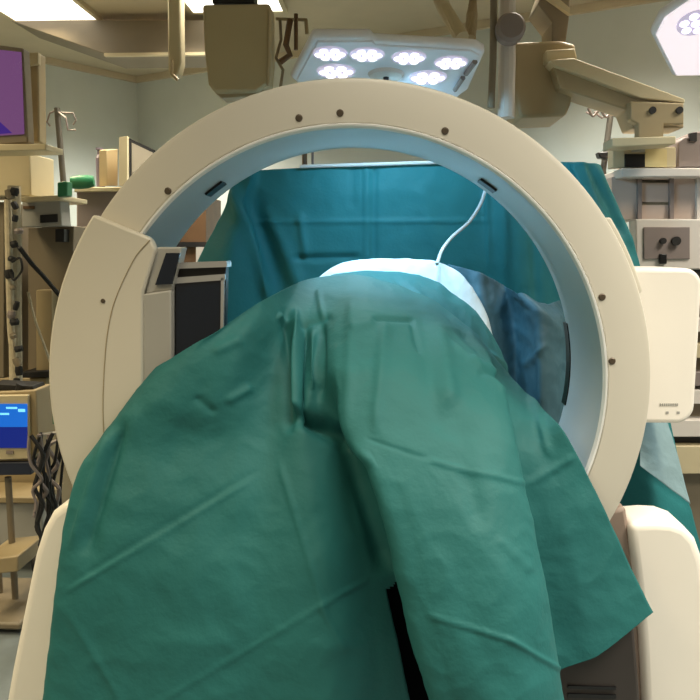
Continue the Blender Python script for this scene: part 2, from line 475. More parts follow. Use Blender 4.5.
main_cols = [
 [(176, 356, 1.95), (150, 402, 1.93), (118, 442, 1.90), (100, 474, 1.86), (86, 522, 1.80), (76, 592, 1.75), (68, 655, 1.72), (62, 720, 1.70), (58, 800, 1.68)],
 [(150, 371, 1.76), (126, 404, 1.74), (100, 440, 1.71), (80, 470, 1.68), (66, 520, 1.65), (57, 590, 1.61), (50, 650, 1.60), (44, 715, 1.58), (40, 800, 1.56)],
 [(205, 338, 1.71), (180, 366, 1.69), (158, 402, 1.67), (140, 447, 1.66), (126, 500, 1.62), (116, 570, 1.58), (108, 640, 1.56), (102, 715, 1.54), (98, 800, 1.52)],
 [(262, 301, 1.84), (243, 335, 1.74), (226, 385, 1.69), (211, 440, 1.675), (198, 500, 1.62), (188, 570, 1.57), (182, 640, 1.54), (176, 715, 1.52), (172, 800, 1.5)],
 [(300, 282, 2.04), (282, 322, 1.87), (274, 375, 1.785), (268, 440, 1.70), (263, 500, 1.63), (260, 570, 1.575), (258, 640, 1.54), (255, 715, 1.52), (252, 800, 1.5)],
 [(322, 276, 2.12), (305, 320, 1.90), (300, 380, 1.74), (303, 440, 1.67), (312, 500, 1.61), (322, 570, 1.56), (328, 640, 1.53), (332, 715, 1.51), (335, 800, 1.49)],
 [(338, 275, 2.12), (322, 318, 1.90), (314, 378, 1.75), (332, 440, 1.70), (352, 500, 1.66), (366, 570, 1.63), (378, 640, 1.61), (388, 715, 1.6), (394, 800, 1.59)],
 [(345, 275, 2.12), (330, 317, 1.89), (325, 372, 1.72), (350, 438, 1.69), (382, 500, 1.66), (402, 570, 1.655), (422, 640, 1.655), (442, 715, 1.655), (452, 800, 1.655)],
 [(353, 275, 2.12), (342, 316, 1.87), (338, 366, 1.69), (343, 425, 1.60), (369, 470, 1.53), (390, 550, 1.47), (411, 640, 1.43), (433, 715, 1.41), (448, 800, 1.40)],
 [(372, 278, 2.12), (365, 314, 1.86), (365, 368, 1.675), (380, 430, 1.565), (400, 490, 1.49), (421, 560, 1.43), (441, 645, 1.39), (458, 715, 1.37), (468, 800, 1.36)],
 [(400, 286, 2.12), (403, 320, 1.88), (412, 373, 1.675), (429, 440, 1.56), (450, 508, 1.475), (470, 575, 1.42), (487, 650, 1.38), (500, 715, 1.36), (508, 800, 1.35)],
 [(432, 300, 2.12), (442, 328, 1.92), (458, 378, 1.70), (474, 440, 1.575), (493, 510, 1.49), (511, 580, 1.435), (525, 650, 1.40), (535, 715, 1.38), (542, 800, 1.37)],
 [(466, 326, 2.12), (484, 350, 1.95), (502, 390, 1.74), (514, 440, 1.63), (529, 510, 1.56), (544, 580, 1.51), (556, 650, 1.48), (566, 715, 1.46), (574, 800, 1.45)],
 [(474, 333, 2.13), (488, 356, 2.00), (500, 396, 1.82), (508, 446, 1.735), (519, 510, 1.70), (529, 580, 1.68), (538, 630, 1.665), (545, 660, 1.65), (548, 684, 1.645)],
 [(486, 346, 2.13), (506, 374, 2.02), (526, 412, 1.845), (543, 456, 1.755), (562, 512, 1.715), (577, 570, 1.69), (587, 615, 1.675), (593, 640, 1.665), (598, 655, 1.66)],
 [(496, 362, 2.13), (518, 386, 2.02), (541, 408, 1.875), (563, 430, 1.765), (588, 476, 1.745), (610, 522, 1.73), (631, 568, 1.715), (645, 597, 1.705), (653, 612, 1.70)],
]
main_creases = [
 (76, 586, 246, 484, .004, 2.2), (80, 578, 246, 478, -.003, 3.5),
 (160, 702, 345, 592, .003, 2.2, 0, 6), (345, 592, 392, 566, .003, 2.2, 0, 6),
 (282, 470, 325, 612, .004, 3.0, 3, 6), (320, 604, 345, 650, .003, 3, 3, 6),
 (122, 428, 86, 545, -.014, 5, 0, 3), (108, 436, 74, 540, .010, 4, 0, 3), (72, 618, 122, 702, .003, 3, 0, 4),
 (295, 318, 298, 410, .022, 4, 3, 7), (286, 318, 289, 424, -.018, 5, 3, 6), (306, 330, 303, 406, -.020, 4, 4, 7.6), (313, 335, 312, 385, .012, 3, 4, 8), (322, 328, 320, 395, -.014, 4, 5, 8),
 (278, 316, 292, 324, .010, 3, 2, 6), (318, 292, 323, 318, .006, 3, 4, 9), (300, 326, 330, 318, -.006, 3, 4, 9), (352, 300, 347, 420, .006, 6, 7.6, 10),
 (455, 345, 505, 392, .007, 3, 9.5, 13), (462, 334, 512, 386, -.006, 3, 10, 13), (470, 335, 520, 392, .006, 2.5, 10, 15), (480, 372, 504, 378, -.010, 3, 11, 13),
 (352, 330, 372, 322, .004, 4, 8, 10), (240, 340, 215, 352, .006, 5, 1, 4), (228, 400, 250, 388, .006, 4, 2, 5), (196, 398, 214, 412, -.006, 4, 1, 4),
 (300, 414, 348, 442, -.045, 8, 4, 7.8), (345, 440, 384, 560, -.02, 10, 4, 7.6),
 (300, 405, 372, 462, .006, 4, 4, 8.5),
 (370, 440, 428, 460, -.003, 2, 8, 12), (428, 461, 528, 484, .004, 2.2, 8, 12.1),
 (432, 616, 510, 640, .004, 2.4, 8, 12.2), (510, 640, 562, 670, .004, 2.4, 8, 12.2),
 (528, 484, 572, 458, .006, 4, 12.6, 15), (534, 400, 548, 452, .006, 5, 12.6, 15),
 (375, 320, 412, 320, -.010, 2.2, 8, 12), (385, 326, 376, 425, .007, 6, 8, 12), (412, 322, 420, 350, -.008, 3, 8, 12), (440, 330, 452, 400, .009, 8, 8, 12), (452, 410, 480, 520, -.010, 12, 8, 12),
 (420, 320, 440, 430, -.006, 9, 8, 12), (470, 360, 500, 372, .008, 4, 10, 12.4), (440, 385, 470, 470, .004, 10, 8, 12.2),
 (120, 430, 90, 560, -.006, 8, 0, 3), (150, 400, 205, 420, .004, 12, 0, 4), (205, 380, 165, 470, -.004, 12, 0, 4),
 (245, 395, 235, 520, .004, 14, 2, 5),
 (455, 560, 500, 690, -.004, 14, 8, 12), (500, 540, 530, 570, .003, 5, 8, 12),
]
md_ = cloth('surgical_drape', main_cols, M_DRAPE, 330, 230, main_creases, .0035, 6.5,
            cut=lambda u, v: 6.38 < u < 7.9 and v > .585 + .05 * (7.9 - u))
tag(md_, 'large green surgical drape hanging over the patient towards the viewer', 'drape')

# lit pale sheet on top of the patient, behind the green crest
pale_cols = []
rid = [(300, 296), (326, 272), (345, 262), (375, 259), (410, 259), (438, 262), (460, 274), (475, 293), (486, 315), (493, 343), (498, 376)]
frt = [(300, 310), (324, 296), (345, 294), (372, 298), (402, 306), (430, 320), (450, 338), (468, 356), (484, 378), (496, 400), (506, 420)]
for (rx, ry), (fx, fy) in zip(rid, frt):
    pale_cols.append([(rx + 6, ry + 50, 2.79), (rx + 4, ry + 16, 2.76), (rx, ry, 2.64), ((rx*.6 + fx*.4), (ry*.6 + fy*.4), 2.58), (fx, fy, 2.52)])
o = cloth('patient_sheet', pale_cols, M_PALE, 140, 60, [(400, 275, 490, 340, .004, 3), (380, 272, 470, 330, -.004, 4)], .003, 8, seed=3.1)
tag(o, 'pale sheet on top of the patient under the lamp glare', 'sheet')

screen_cols = [
 [(240, 171, 2.98), (222, 215, 2.96), (196, 265, 2.93), (165, 340, 2.9), (140, 440, 2.88), (120, 560, 2.86)],
 [(252, 171, 2.97), (240, 215, 2.93), (228, 265, 2.88), (210, 340, 2.84), (195, 440, 2.8), (185, 560, 2.78)],
 [(262, 170, 3.0), (258, 215, 3.0), (262, 265, 2.98), (262, 340, 2.96), (258, 440, 2.94), (250, 560, 2.92)],
 [(300, 168, 2.99), (300, 215, 2.98), (300, 265, 2.97), (300, 340, 2.96), (300, 440, 2.95), (300, 560, 2.94)],
 [(368, 166, 2.98), (368, 215, 2.98), (368, 265, 2.98), (368, 340, 2.97), (368, 440, 2.96), (368, 560, 2.95)],
 [(430, 164, 2.98), (430, 215, 2.98), (430, 265, 2.98), (430, 340, 2.97), (430, 440, 2.96), (430, 560, 2.95)],
 [(482, 163, 2.99), (484, 215, 3.0), (486, 265, 3.0), (488, 340, 3.0), (490, 440, 3.0), (490, 560, 3.0)],
 [(510, 162, 2.96), (514, 215, 2.94), (520, 265, 2.93), (524, 340, 2.92), (528, 440, 2.92), (530, 560, 2.92)],
 [(560, 162, 2.99), (572, 215, 2.98), (582, 265, 2.97), (592, 340, 2.95), (604, 440, 2.92), (612, 560, 2.9)],
 [(584, 162, 2.94), (600, 208, 2.92), (618, 265, 2.90), (632, 340, 2.86), (648, 440, 2.82), (660, 560, 2.8)],
 [(600, 165, 2.98), (618, 208, 2.98), (640, 265, 2.96), (654, 340, 2.94), (674, 440, 2.9), (704, 560, 2.86)],
]
o = cloth('screen_drape', screen_cols, M_DRAPE2, 220, 110, [
  (367, 168, 367, 262, .011, 2), (374, 168, 374, 262, -.010, 2.5), (352, 168, 352, 205, -.006, 3), (486, 170, 490, 262, .01, 3), (420, 190, 440, 255, .006, 8), (545, 180, 560, 290, .012, 4), (530, 180, 536, 300, -.012, 4),
  (258, 222, 480, 221, .009, 2), (298, 258, 356, 257, -.02, 3), (232, 188, 268, 296, .03, 6), (244, 186, 284, 296, -.02, 9), (300, 215, 306, 258, .012, 4), (270, 215, 302, 290, .012, 7),
  (574, 164, 602, 225, .016, 4), (588, 164, 620, 232, -.014, 4), (596, 168, 632, 246, .014, 3), (640, 470, 690, 505, -.01, 4)], .004, 5, seed=1.7)
tag(o, 'teal screen drape hung upright behind the patient inside the ring', 'drape')
es = crom([tuple(P(*q)) for q in [(300, 166.5, 2.975), (368, 164.5, 2.965), (430, 162.5, 2.965), (490, 161.5, 2.97)]], 30)
MB().tube([tuple(q) for q in es], .007, 8).build('edge_strip', M_LTGREY, o, 'pale strip along the top edge')

fold_cols = [
 [(448, 264, 2.80), (456, 300, 2.78), (462, 350, 2.76), (466, 400, 2.75), (470, 470, 2.74)],
 [(478, 272, 2.74), (482, 305, 2.70), (488, 350, 2.68), (492, 400, 2.67), (495, 470, 2.66)],
 [(505, 286, 2.78), (512, 315, 2.76), (516, 350, 2.74), (518, 400, 2.72), (520, 470, 2.7)],
 [(520, 294, 2.66), (536, 312, 2.60), (538, 350, 2.58), (538, 400, 2.57), (538, 470, 2.56)],
 [(545, 304, 2.70), (560, 325, 2.66), (560, 360, 2.64), (559, 400, 2.63), (558, 470, 2.62)],
 [(560, 300, 2.82), (574, 325, 2.80), (575, 360, 2.79), (575, 400, 2.78), (575, 470, 2.77)],
]
o = cloth('folded_drape', fold_cols, M_NAVY, 110, 70, [(520, 295, 560, 330, .008, 4), (545, 345, 525, 365, .008, 3), (530, 325, 535, 420, -.008, 5)], .006, 8, seed=8.2)
tag(o, 'slate blue folded drape bunched at the right inside the ring', 'drape')

# grey blue sheet hanging down at the right end of the table
o = cloth('hanging_sheet', [
 [(636, 380, 2.74), (640, 425, 2.72), (640, 452, 2.70), (640, 466, 2.68)],
 [(646, 380, 2.72), (654, 425, 2.69), (660, 455, 2.67), (664, 484, 2.65)],
 [(656, 380, 2.74), (668, 425, 2.71), (679, 460, 2.69), (690, 504, 2.67)]], mat('grey_blue_sheet', (136, 164, 172), .65, bump=.12, bscale=80), 50, 50, [], .003, 8, seed=11)
tag(o, 'grey blue sheet hanging right of the ring above the base cover', 'sheet')

# suction tubing
tp = crom([tuple(P(*q)) for q in [(490, 158, 2.90), (487, 182, 2.87), (481, 203, 2.84), (469, 222, 2.80), (452, 237, 2.74), (442, 250, 2.66), (437, 264, 2.57)]], 40)
o = MB().tube([tuple(q) for q in tp], .0062, 10).build('suction_tube', M_TUBE)
tag(o, 'thin pale grey tube curving down the teal screen drape', 'tube')

# matte black block added for the deep shade inside the drape opening
t = thing('gap_shade_block', 'added black block standing in for the shade in the opening of the green drape', 'shade block', (P(412, 600, 1.70).x, 1.70, 0))
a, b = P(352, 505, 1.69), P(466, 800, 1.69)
MB().box((a.x, 1.685, .06), (b.x, 1.735, a.z)).build('shade_block', mat('matte_black', (5, 8, 9), .95, spec=.05), t, bevel=.01)
MB().box((a.x - .06, 1.62, 0), (b.x + .06, 1.75, .06)).build('shade_block_foot', M_BLACK, t, bevel=.015)  # foot under the added black block

# second layer edge between the pale sheet and the green drape
lay_cols = []
for (rx, ry), (fx, fy) in zip([(318, 285), (334, 275), (352, 272), (380, 271), (412, 274), (438, 283), (458, 297), (476, 314), (492, 336), (505, 362), (515, 398)],
                              [(312, 300), (332, 296), (352, 297), (378, 303), (406, 310), (432, 324), (452, 342), (470, 360), (484, 382), (496, 404), (506, 424)]):
    lay_cols.append([(rx + 2, ry + 14, 2.52), (rx, ry, 2.44), (rx*.6 + fx*.4, ry*.6 + fy*.4, 2.30), (fx, fy, 2.2)])
o = cloth('layered_drape', lay_cols, M_DRAPE, 130, 40, [(380, 282, 500, 362, .010, 2.5), (400, 284, 505, 378, -.010, 3), (420, 296, 508, 392, .008, 2.5)], .004, 8, seed=5.5)
tag(o, 'narrow teal drape layer between pale sheet and front green drape', 'drape')

# ------------------------------------------------------------------ ceiling: surgical lamps and pendants
def lamp_head(label, o, rotz=0.0, tilt=0.0, loc=None, lenses=(), outline=(), handle=None, face=None):
    """flat lamp head; outline and lenses in metres on its underside, +y away from the viewer"""
    t = thing('surgical_light', label, 'surgical light', (0, 0, 0), 'surgical lamp heads')
    t['_o'] = (0, 0, 0)
    n = len(outline)
    MB().prism([(x, y, 0.006) for x, y in outline], (0, 0, .032)).build('lamp_housing', M_LAMPLT, t, bevel=.012, seg=3)
    cx = sum(x for x, y in outline) / n; cy = sum(y for x, y in outline) / n
    MB().prism([(cx + (x - cx) * .94, cy + (y - cy) * .94, 0) for x, y in outline], (0, 0, .008)).build('lamp_face', face or M_LAMPLT, t, bevel=.003)
    for (x, y, r) in lenses:
        L = MB().lathe([(0, -.003), (r * .96, -.003), (r, .002), (0, .002)], (x, y, -.002), (0, 0, 1), 24, close=False, smooth=False).build('lens', M_LEDDIM, t)
        q = MB()
        for k in range(7):
            a = k * 2 * math.pi / 6
            px, py = (0, 0) if k == 6 else (math.cos(a) * r * .62, math.sin(a) * r * .62)
            rr = r * (.26 if k == 6 else .25)
            q.lathe([(0, -.006), (rr * .7, -.006), (rr, -.002), (0, -.002)], (x + px, y + py, -.004), (0, 0, 1), 12, close=False)
        q.build('led_cluster', M_LED, L)
    if handle:
        x, y = handle
        h = MB().lathe([(0, -.012), (.055, -.010), (.062, 0), (0, 0)], (x, y, 0), (0, 0, 1), 24, close=False).build('handle_plate', M_LTGREY, t)
        MB().lathe([(0, -.03), (.008, -.03), (.010, -.01), (0, -.01)], (x, y, 0), (0, 0, 1), 12, close=False).build('sensor', M_BLACK, h)
    t.location = loc; t.rotation_euler = (tilt, 0, rotz)
    return t
ZL = 2.06
def LP(px, py):
    q = PZ(px, py, ZL); return q.x, q.y
TILT = math.radians(-7)
c0 = PZ(395, 60, ZL)
def loc2(px, py):
    """point of the tilted underside seen at this photo position, in lamp axes"""
    d = (P(px, py, 1.0) - EYE); nrm = Matrix.Rotation(TILT, 3, 'X') @ Vector((0, 0, 1))
    q = EYE + d * ((c0 - EYE).dot(nrm) / d.dot(nrm))
    l = Matrix.Rotation(-TILT, 3, 'X') @ (q - c0)
    return l.x, l.y
lens = [loc2(*q) + (.056,) for q in [(330, 53), (367, 54), (409, 57), (451, 62)]] + [loc2(*q) + (.066,) for q in [(336, 71), (428, 77)]]
out = [loc2(*q) for q in [(312, 40), (371, 40), (374, 44), (476, 50), (485, 55), (468, 92), (440, 112), (330, 112), (291, 80)]]
lamp_head('wide surgical lamp head with six lit lenses above the top of the ring', None, 0, TILT, c0, lens, out, loc2(386, 74))
head = [o for o in COL.objects if o.name == 'surgical_light'][0]
sb = MB()
for q in [((455, 88), (463, 76)), ((466, 72), (475, 60))]:
    a, b = loc2(*q[0]), loc2(*q[1])
    sb.tube([(a[0], a[1], -.006), (b[0], b[1], -.006)], .009, 8)
head['_o'] = (0, 0, 0)
sb.build('grip_slot', M_GREYM, head)
# right lamp head, mostly outside the frame
c1 = PZ(752, 26, 2.15)
R6 = .30
hexo = [(R6 * math.cos(math.radians(a)), R6 * math.sin(math.radians(a))) for a in (0, 60, 120, 172, 188, 240, 300)]
lamp_head('bright lamp head cut by the top right corner of the frame', None, 0, math.radians(-24), c1,
          [(-.18, -.02, .058), (-.02, -.15, .06), (-.02, .14, .06), (.16, 0, .06)], hexo, (0, 0), mat('lit_lamp_face', (250, 240, 246), .3, emit=(250, 236, 244), estr=.75))

def rod(mb, pts, r, n=12): return mb.tube([P(*q) for q in pts], r, n)
# suspension of the main lamp head
t = thing('lamp_suspension', 'ceiling pole and bent arms carrying the surgical lamp above the ring', 'lamp arm', P(493, 20, 3.05))
rod(MB(), [(494, -20, 3.05), (493, 60, 3.05), (491, 108, 3.05)], .014).build('pole', M_TAUPE, t)
rod(MB(), [(507, -20, 3.1), (507, 60, 3.1), (506, 118, 3.1)], .034).build('column', M_LTGREY, t)
rod(MB(), [(428, -30, 2.85), (444, 8, 2.85), (462, 38, 2.75)], .026).build('arm', M_BEIGE, t)
rod(MB(), [(474, -20, 3.0), (472, 15, 3.0), (470, 40, 2.9)], .022).build('arm', M_TAN, t)
MB().lathe([(0, -.02), (.045, -.018), (.056, 0), (.056, .05), (.04, .07), (0, .07)], P(511, 27, 3.0), (0, 1, -.05), 24, close=False).build('joint_disc', M_GREYM, t, 'grey round joint cover')
bt = t

# right ceiling pendant with its arm
t = thing('ceiling_pendant', 'tan ceiling pendant with sloping arm and carrier at the upper right', 'pendant', P(545, 80, 3.3))
MB().pprism([(514, 42), (560, 40), (576, 44), (576, 72), (571, 104), (566, 116), (519, 118), (514, 90)], 3.3, .3).build('joint_housing', M_TAN, t, bevel=.015, seg=3)
MB().pprism([(546, 50), (575, 48), (577, 56), (577, 62), (546, 62)], 3.24, .08).build('joint_cap', M_BEIGE, t, bevel=.006)
am = MB().prism([P(552, 62, 3.22), P(572, 60, 3.22), P(684, 100, 3.22), P(684, 128, 3.22), P(634, 128, 3.22), P(627, 110, 3.22), P(560, 88, 3.22)], (0, .16, 0))
am.build('arm', M_TAN, t, bevel=.006)
MB().prism([P(550, 60, 3.19), P(574, 58, 3.19), P(685, 99, 3.19), P(685, 103, 3.19), P(640, 98, 3.19), P(556, 66, 3.19)], (0, .2, 0)).build('arm_lit_top', M_BEIGE, t, 'lighter strip standing in for the lit top face of the arm', bevel=.004)  # lit top of the arm painted as a separate lighter strip
MB().pprism([(630, 101), (684, 103), (684, 124), (664, 124), (664, 138), (638, 138), (638, 124), (630, 120)], 3.17, .05).build('end_block', M_TAN, t, bevel=.006)
for x in (653, 680):
    MB().cyl(P(x, 110, 3.16), P(x, 110, 3.16) + Vector((0, .03, 0)), .014).build('bolt', M_RUBBER, t)
MB().pprism([(612, 138), (676, 136), (676, 144), (612, 147)], 3.12, .13).build('carrier_tray', M_BEIGE, t, bevel=.004)
MB().pprism([(538, 4), (546, -20), (570, -20), (570, 12), (566, 42), (552, 42), (552, 22)], 3.34, .22).build('ceiling_arm', M_TAUPE, t, bevel=.006)
MB().pprism([(542, -6), (549, -10), (570, 8), (570, 14)], 3.3, .03).build('arm_lit_edge', M_BEIGE, t)  # beige strip imitates the lit edge of the ceiling arm

# brown pendant box left of the lamp
t = thing('ceiling_pendant', 'brown box-shaped ceiling pendant hanging beside the lit panel left of the lamp', 'pendant', P(238, 40, 2.7))
bx = MB().pprism([(202, 4), (270, 3), (270, 60), (268, 84), (258, 92), (215, 93), (208, 84), (204, 50)], 2.7, .12).build('pendant_box', mat('khaki_enamel', (188, 172, 134), .5, var=.03), t, bevel=.012, seg=3)
MB().pprism([(212, -24), (254, -24), (254, 3), (212, 3)], 2.72, .08).build('ceiling_tube', M_BLACK, t, bevel=.004)
rod(MB(), [(270.5, 10, 2.695), (270, 60, 2.695), (268.5, 86, 2.695)], .006).build('edge_rail', M_BEIGE, t)
MB().pprism([(214, 92), (264, 90), (266, 95), (222, 98)], 2.72, .09).build('bottom_plate', M_TAN, t, bevel=.004)

# vertical drop post of the left boom
t = thing('boom_post', 'slim tan vertical post dropping from the ceiling left of the brown pendant', 'post', P(174, 20, 3.6))
MB().pprism([(167, -30), (180, -30), (181, 62), (178, 74), (171, 78), (168, 70)], 3.6, .08).build('post', M_BEIGE, t, bevel=.008)
rod(MB(), [(172, 60, 3.59), (172, 74, 3.58), (178, 80, 3.58)], .008).build('hook', M_TAN, t)

# rods and cables by the lamp
t = thing('cable_bracket', 'rusty rods and hanging cables between brown pendant and surgical lamp', 'bracket', P(290, 30, 2.9))
rod(MB(), [(296, 14, 2.9), (296, 50, 2.9)], .008, 8).build('rod', M_WOOD, t)
rod(MB(), [(276, 19, 2.9), (307, 20, 2.9)], .006, 8).build('crossbar', M_TAN, t)
rod(MB(), [(306, 20, 2.9), (307, 34, 2.9)], .007, 8).build('rod', M_TAN, t)
rod(MB(), [(280, 19, 2.9), (281, 40, 2.92), (276, 58, 2.9), (283, 70, 2.88), (280, 90, 2.88)], .006, 8).build('cable', M_TAUPE, t)
rod(MB(), [(290, 20, 2.9), (286, 45, 2.88), (290, 55, 2.9), (280, 62, 2.9)], .012, 8).build('cable', M_WOOD, t)

# ------------------------------------------------------------------ left side equipment
def screen_mat(name, build):
    m = bpy.data.materials.new(name); m.use_nodes = True; build(m.node_tree, m.node_tree.nodes['Principled BSDF']); return m
M_PURPLE = mat('lit_purple_screen', (30, 20, 40), .2, emit=(122, 78, 126), estr=.75, var=.2)
M_INDIGO = mat('lit_indigo_screen', (20, 10, 60), .2, emit=(62, 36, 120), estr=.9)
M_BLUE = mat('lit_blue_screen', (10, 30, 90), .2, emit=(24, 112, 214), estr=.9, var=.3)
M_NAVYSC = mat('lit_navy_screen', (6, 10, 60), .2, emit=(18, 40, 130), estr=.8)
M_CYAN = mat('lit_cyan_trace', (120, 220, 255), .2, emit=(120, 210, 255), estr=.9)

t = thing('boom_monitor', 'monitor with purple screen hanging at the upper left edge', 'monitor', P(5, 100, 3.0))
mo = MB().pprism([(-40, 40), (23, 48), (28, 143), (-40, 148)], 3.0, .06).build('screen_frame', M_TAUPE, t, bevel=.006)
MB().pprism([(-38, 46), (21, 52), (24, 134), (-38, 138)], 2.995, .004).build('screen', M_PURPLE, t)
MB().pprism([(-38, 112), (0, 122), (12, 133), (-38, 137)], 2.992, .002).build('picture', M_INDIGO, t)
MB().pprism([(-40, 144), (46, 144), (46, 150), (-40, 152)], 2.98, .16).build('bottom_rail', M_BEIGE, t, bevel=.003)

t = thing('boom_column', 'tan boom column directly right of the purple monitor', 'column', P(36, 100, 3.12))
MB().pprism([(27, 52), (38, 52), (39, 143), (29, 143)], 3.16, .075).build('column', M_TAN, t, bevel=.008)
MB().pprism([(24, 53), (38, 52), (38, 64), (25, 66)], 3.14, .03).build('collar', M_BEIGE, t, bevel=.004)

t = thing('anesthesia_machine', 'tall beige anaesthesia machine at the left edge below the purple monitor', 'medical machine', (P(20, 300, 3.3).x, 3.5, 0))
MB().pprism([(-50, 153), (30, 153), (31, 196), (-50, 197)], 3.3, .24).build('upper_cabinet', M_BEIGE, t, bevel=.006)
MB().pprism([(20, 197), (60, 195), (60, 200), (20, 202)], 3.24, .3).build('shelf', M_BEIGE, t, bevel=.003)
dr = MB().pprism([(22, 202), (60, 200), (62, 226), (22, 227)], 3.3, .1).build('drawer_unit', M_GREYP, t, bevel=.004)
MB().pprism([(40, 215), (57, 214), (57, 222), (40, 223)], 3.292, .01).build('display', M_BLACK, dr)
MB().pprism([(23, 206), (34, 206), (34, 209), (23, 209)], 3.292, .01).build('label_strip', M_WOOD, dr)
MB().pprism([(28, 228), (74, 226), (72, 300), (60, 390), (28, 392)], 3.42, .26).build('back_panel', M_TAUPE, t, bevel=.004)
MB().pprism([(55, 229), (64, 229), (64, 242), (55, 242)], 3.36, .06).build('vaporizer', M_BLACK, t, bevel=.003)
MB().pprism([(36, 290), (52, 290), (52, 372), (36, 372)], 3.34, .08).build('gas_panel', M_TAN, t, bevel=.004)
MB().pprism([(22, 372), (50, 371), (50, 377), (22, 378)], 3.3, .3).build('work_shelf', M_RUBBER, t, bevel=.003)
MB().pprism([(-50, 378), (46, 378), (50, gy(3.36)), (-50, gy(3.36))], 3.36, .3).build('lower_cabinet', M_TAN, t, bevel=.006)
MB().pprism([(-50, 202), (4, 202), (4, 378), (-50, 378)], 3.36, .3).build('side_cabinet', M_TAUPE, t, bevel=.004)
tl = MB().pprism([(46, 413), (56, 412), (56, 424), (46, 424)], 3.345, .012).build('green_tag', M_GREENP, t)

t = thing('hose_rack', 'vertical rack of pale gas hoses and dark connectors at far left', 'hose rack', P(14, 290, 3.18))
MB().tube([P(14, 186, 3.2), P(15, 240, 3.2), P(15, 300, 3.2), P(16, 392, 3.2)], .028, 12).build('main_hose', M_HOSE, t)
MB().tube([P(8, 200, 3.16), P(9, 260, 3.15), P(11, 330, 3.16), P(17, 388, 3.16)], .016, 10).build('hose', M_HOSE, t)
for y, x in ((189, 13), (197, 12), (205, 15), (219, 13), (262, 15), (276, 12), (312, 14), (338, 16), (361, 17), (383, 18), (232, 16), (247, 18), (288, 11), (304, 15), (322, 17), (350, 19), (372, 18)):
    h = random.uniform(.008, .022); r = random.uniform(.012, .021)
    MB().lathe([(0, -h), (r * .8, -h), (r, 0), (r * .8, h), (0, h)], P(x + random.uniform(-4, 3), y + random.uniform(-3, 3), 3.135), (random.uniform(-.5, .5), 0, 1), 12, close=False).build('connector', random.choice([M_RUBBER, M_RUBBER, M_TAUPE, M_GREYM]), t)
lp = crom([tuple(P(*q)) for q in [(12, 262, 3.12), (20, 258, 3.1), (22, 270, 3.1), (14, 280, 3.11), (10, 272, 3.12)]], 24)
MB().tube([tuple(q) for q in lp], .005, 6).build('loop_tube', M_RUBBER, t)
cb = crom([tuple(P(*q)) for q in [(19, 247, 3.13), (32, 264, 3.2), (44, 277, 3.24), (60, 296, 3.3)]], 20)
o = MB().tube([tuple(q) for q in cb], .010, 8).build('cable', M_RUBBER); tag(o, 'dark diagonal cable running from hose rack down towards the ring', 'cable')
cb = crom([tuple(P(*q)) for q in [(28, 292, 3.25), (35, 320, 3.24), (44, 345, 3.26), (50, 362, 3.28)]], 20)
o = MB().tube([tuple(q) for q in cb], .006, 8).build('cable', M_HOSE); tag(o, 'thin yellowish tube hanging against the anaesthesia machine', 'tube')

t = thing('patient_monitor', 'small beige patient monitor with blue screen at the left edge', 'monitor', P(10, 460, 2.75))
MB().pprism([(-30, 396), (28, 395), (29, 459), (-30, 461)], 2.75, .02).build('front_bezel', M_BEIGE, t, bevel=.004)
MB().pprism([(-30, 393), (36, 390), (38, 452), (30, 462), (-30, 463)], 2.772, .14).build('case', M_TAN, t, bevel=.006)
sc = MB().pprism([(-28, 404), (27, 404), (27, 427), (-28, 427)], 2.745, .004).build('screen', M_BLUE, t, 'upper bright blue part of the screen')
tr = MB(); tr.pbox(6, 407, 17, 409, 2.743, .002); tr.pbox(0, 413, 9, 415, 2.743, .002); tr.pbox(18, 409, 25, 412, 2.743, .002)
tr.build('trace', M_CYAN, sc)
MB().pprism([(-28, 427), (27, 427), (27, 448), (-28, 448)], 2.745, .004).build('screen', M_NAVYSC, t, 'lower dark blue part of the screen')
MB().pprism([(6, 451), (13, 451), (13, 454), (6, 454)], 2.745, .006).build('badge', M_GREYM, t)
MB().pprism([(-30, 463), (32, 462), (31, 475), (-30, 476)], 2.755, .15).build('module_base', mat('navy_plastic', (36, 42, 62), .4), t, bevel=.004)
rod(MB(), [(22, 384, 2.8), (20, 391, 2.8)], .02).build('bracket', M_RUBBER, t)
MB().pprism([(-10, 384), (32, 386), (34, 390), (-10, 391)], 2.79, .1).build('top_handle', M_RUBBER, t, bevel=.002)
t2 = thing('monitor_stand', 'brown pole stand under the small patient monitor', 'stand', (P(8, 600, 2.82).x, 2.82, 0))
a = P(8, 477, 2.82)
MB().cyl((a.x, a.y, .05), (a.x, a.y, a.z), .013).build('pole', M_TAUPE, t2)
MB().cyl((a.x - .09, a.y + .05, .05), (a.x - .09, a.y + .05, a.z), .012).build('pole', M_TAUPE, t2)
MB().box((a.x - .25, a.y - .2, .02), (a.x + .12, a.y + .2, .05)).build('foot', M_TAUPE, t2, bevel=.01)
MB().pprism([(-20, 560), (18, 556), (18, 572), (-20, 576)], 2.66, .22).build('basket', M_TAN, t2, bevel=.006)

# tangled cables beside the small monitor
t = thing('cable_bundle', 'tangle of dark cables hanging between patient monitor and ring base', 'cables', P(45, 480, 2.7))
for k in range(12):
    x = 35 + k * 2.2
    pts = []
    for j in range(7):
        pts.append(tuple(P(x + random.uniform(-7, 7), 436 + j * (14 + (k % 3) * 4) + random.uniform(-4, 4), 2.58 + .02 * k + random.uniform(-.012, .012))))
    MB().tube([tuple(q) for q in crom(pts, 36)], .006 + .002 * (k % 2), 6).build('cable', M_RUBBER if k % 3 else M_GREYM, t)
rod(MB(), [(34, 436, 2.78), (62, 432, 2.78)], .008).build('hanger_rail', M_STEEL, t)

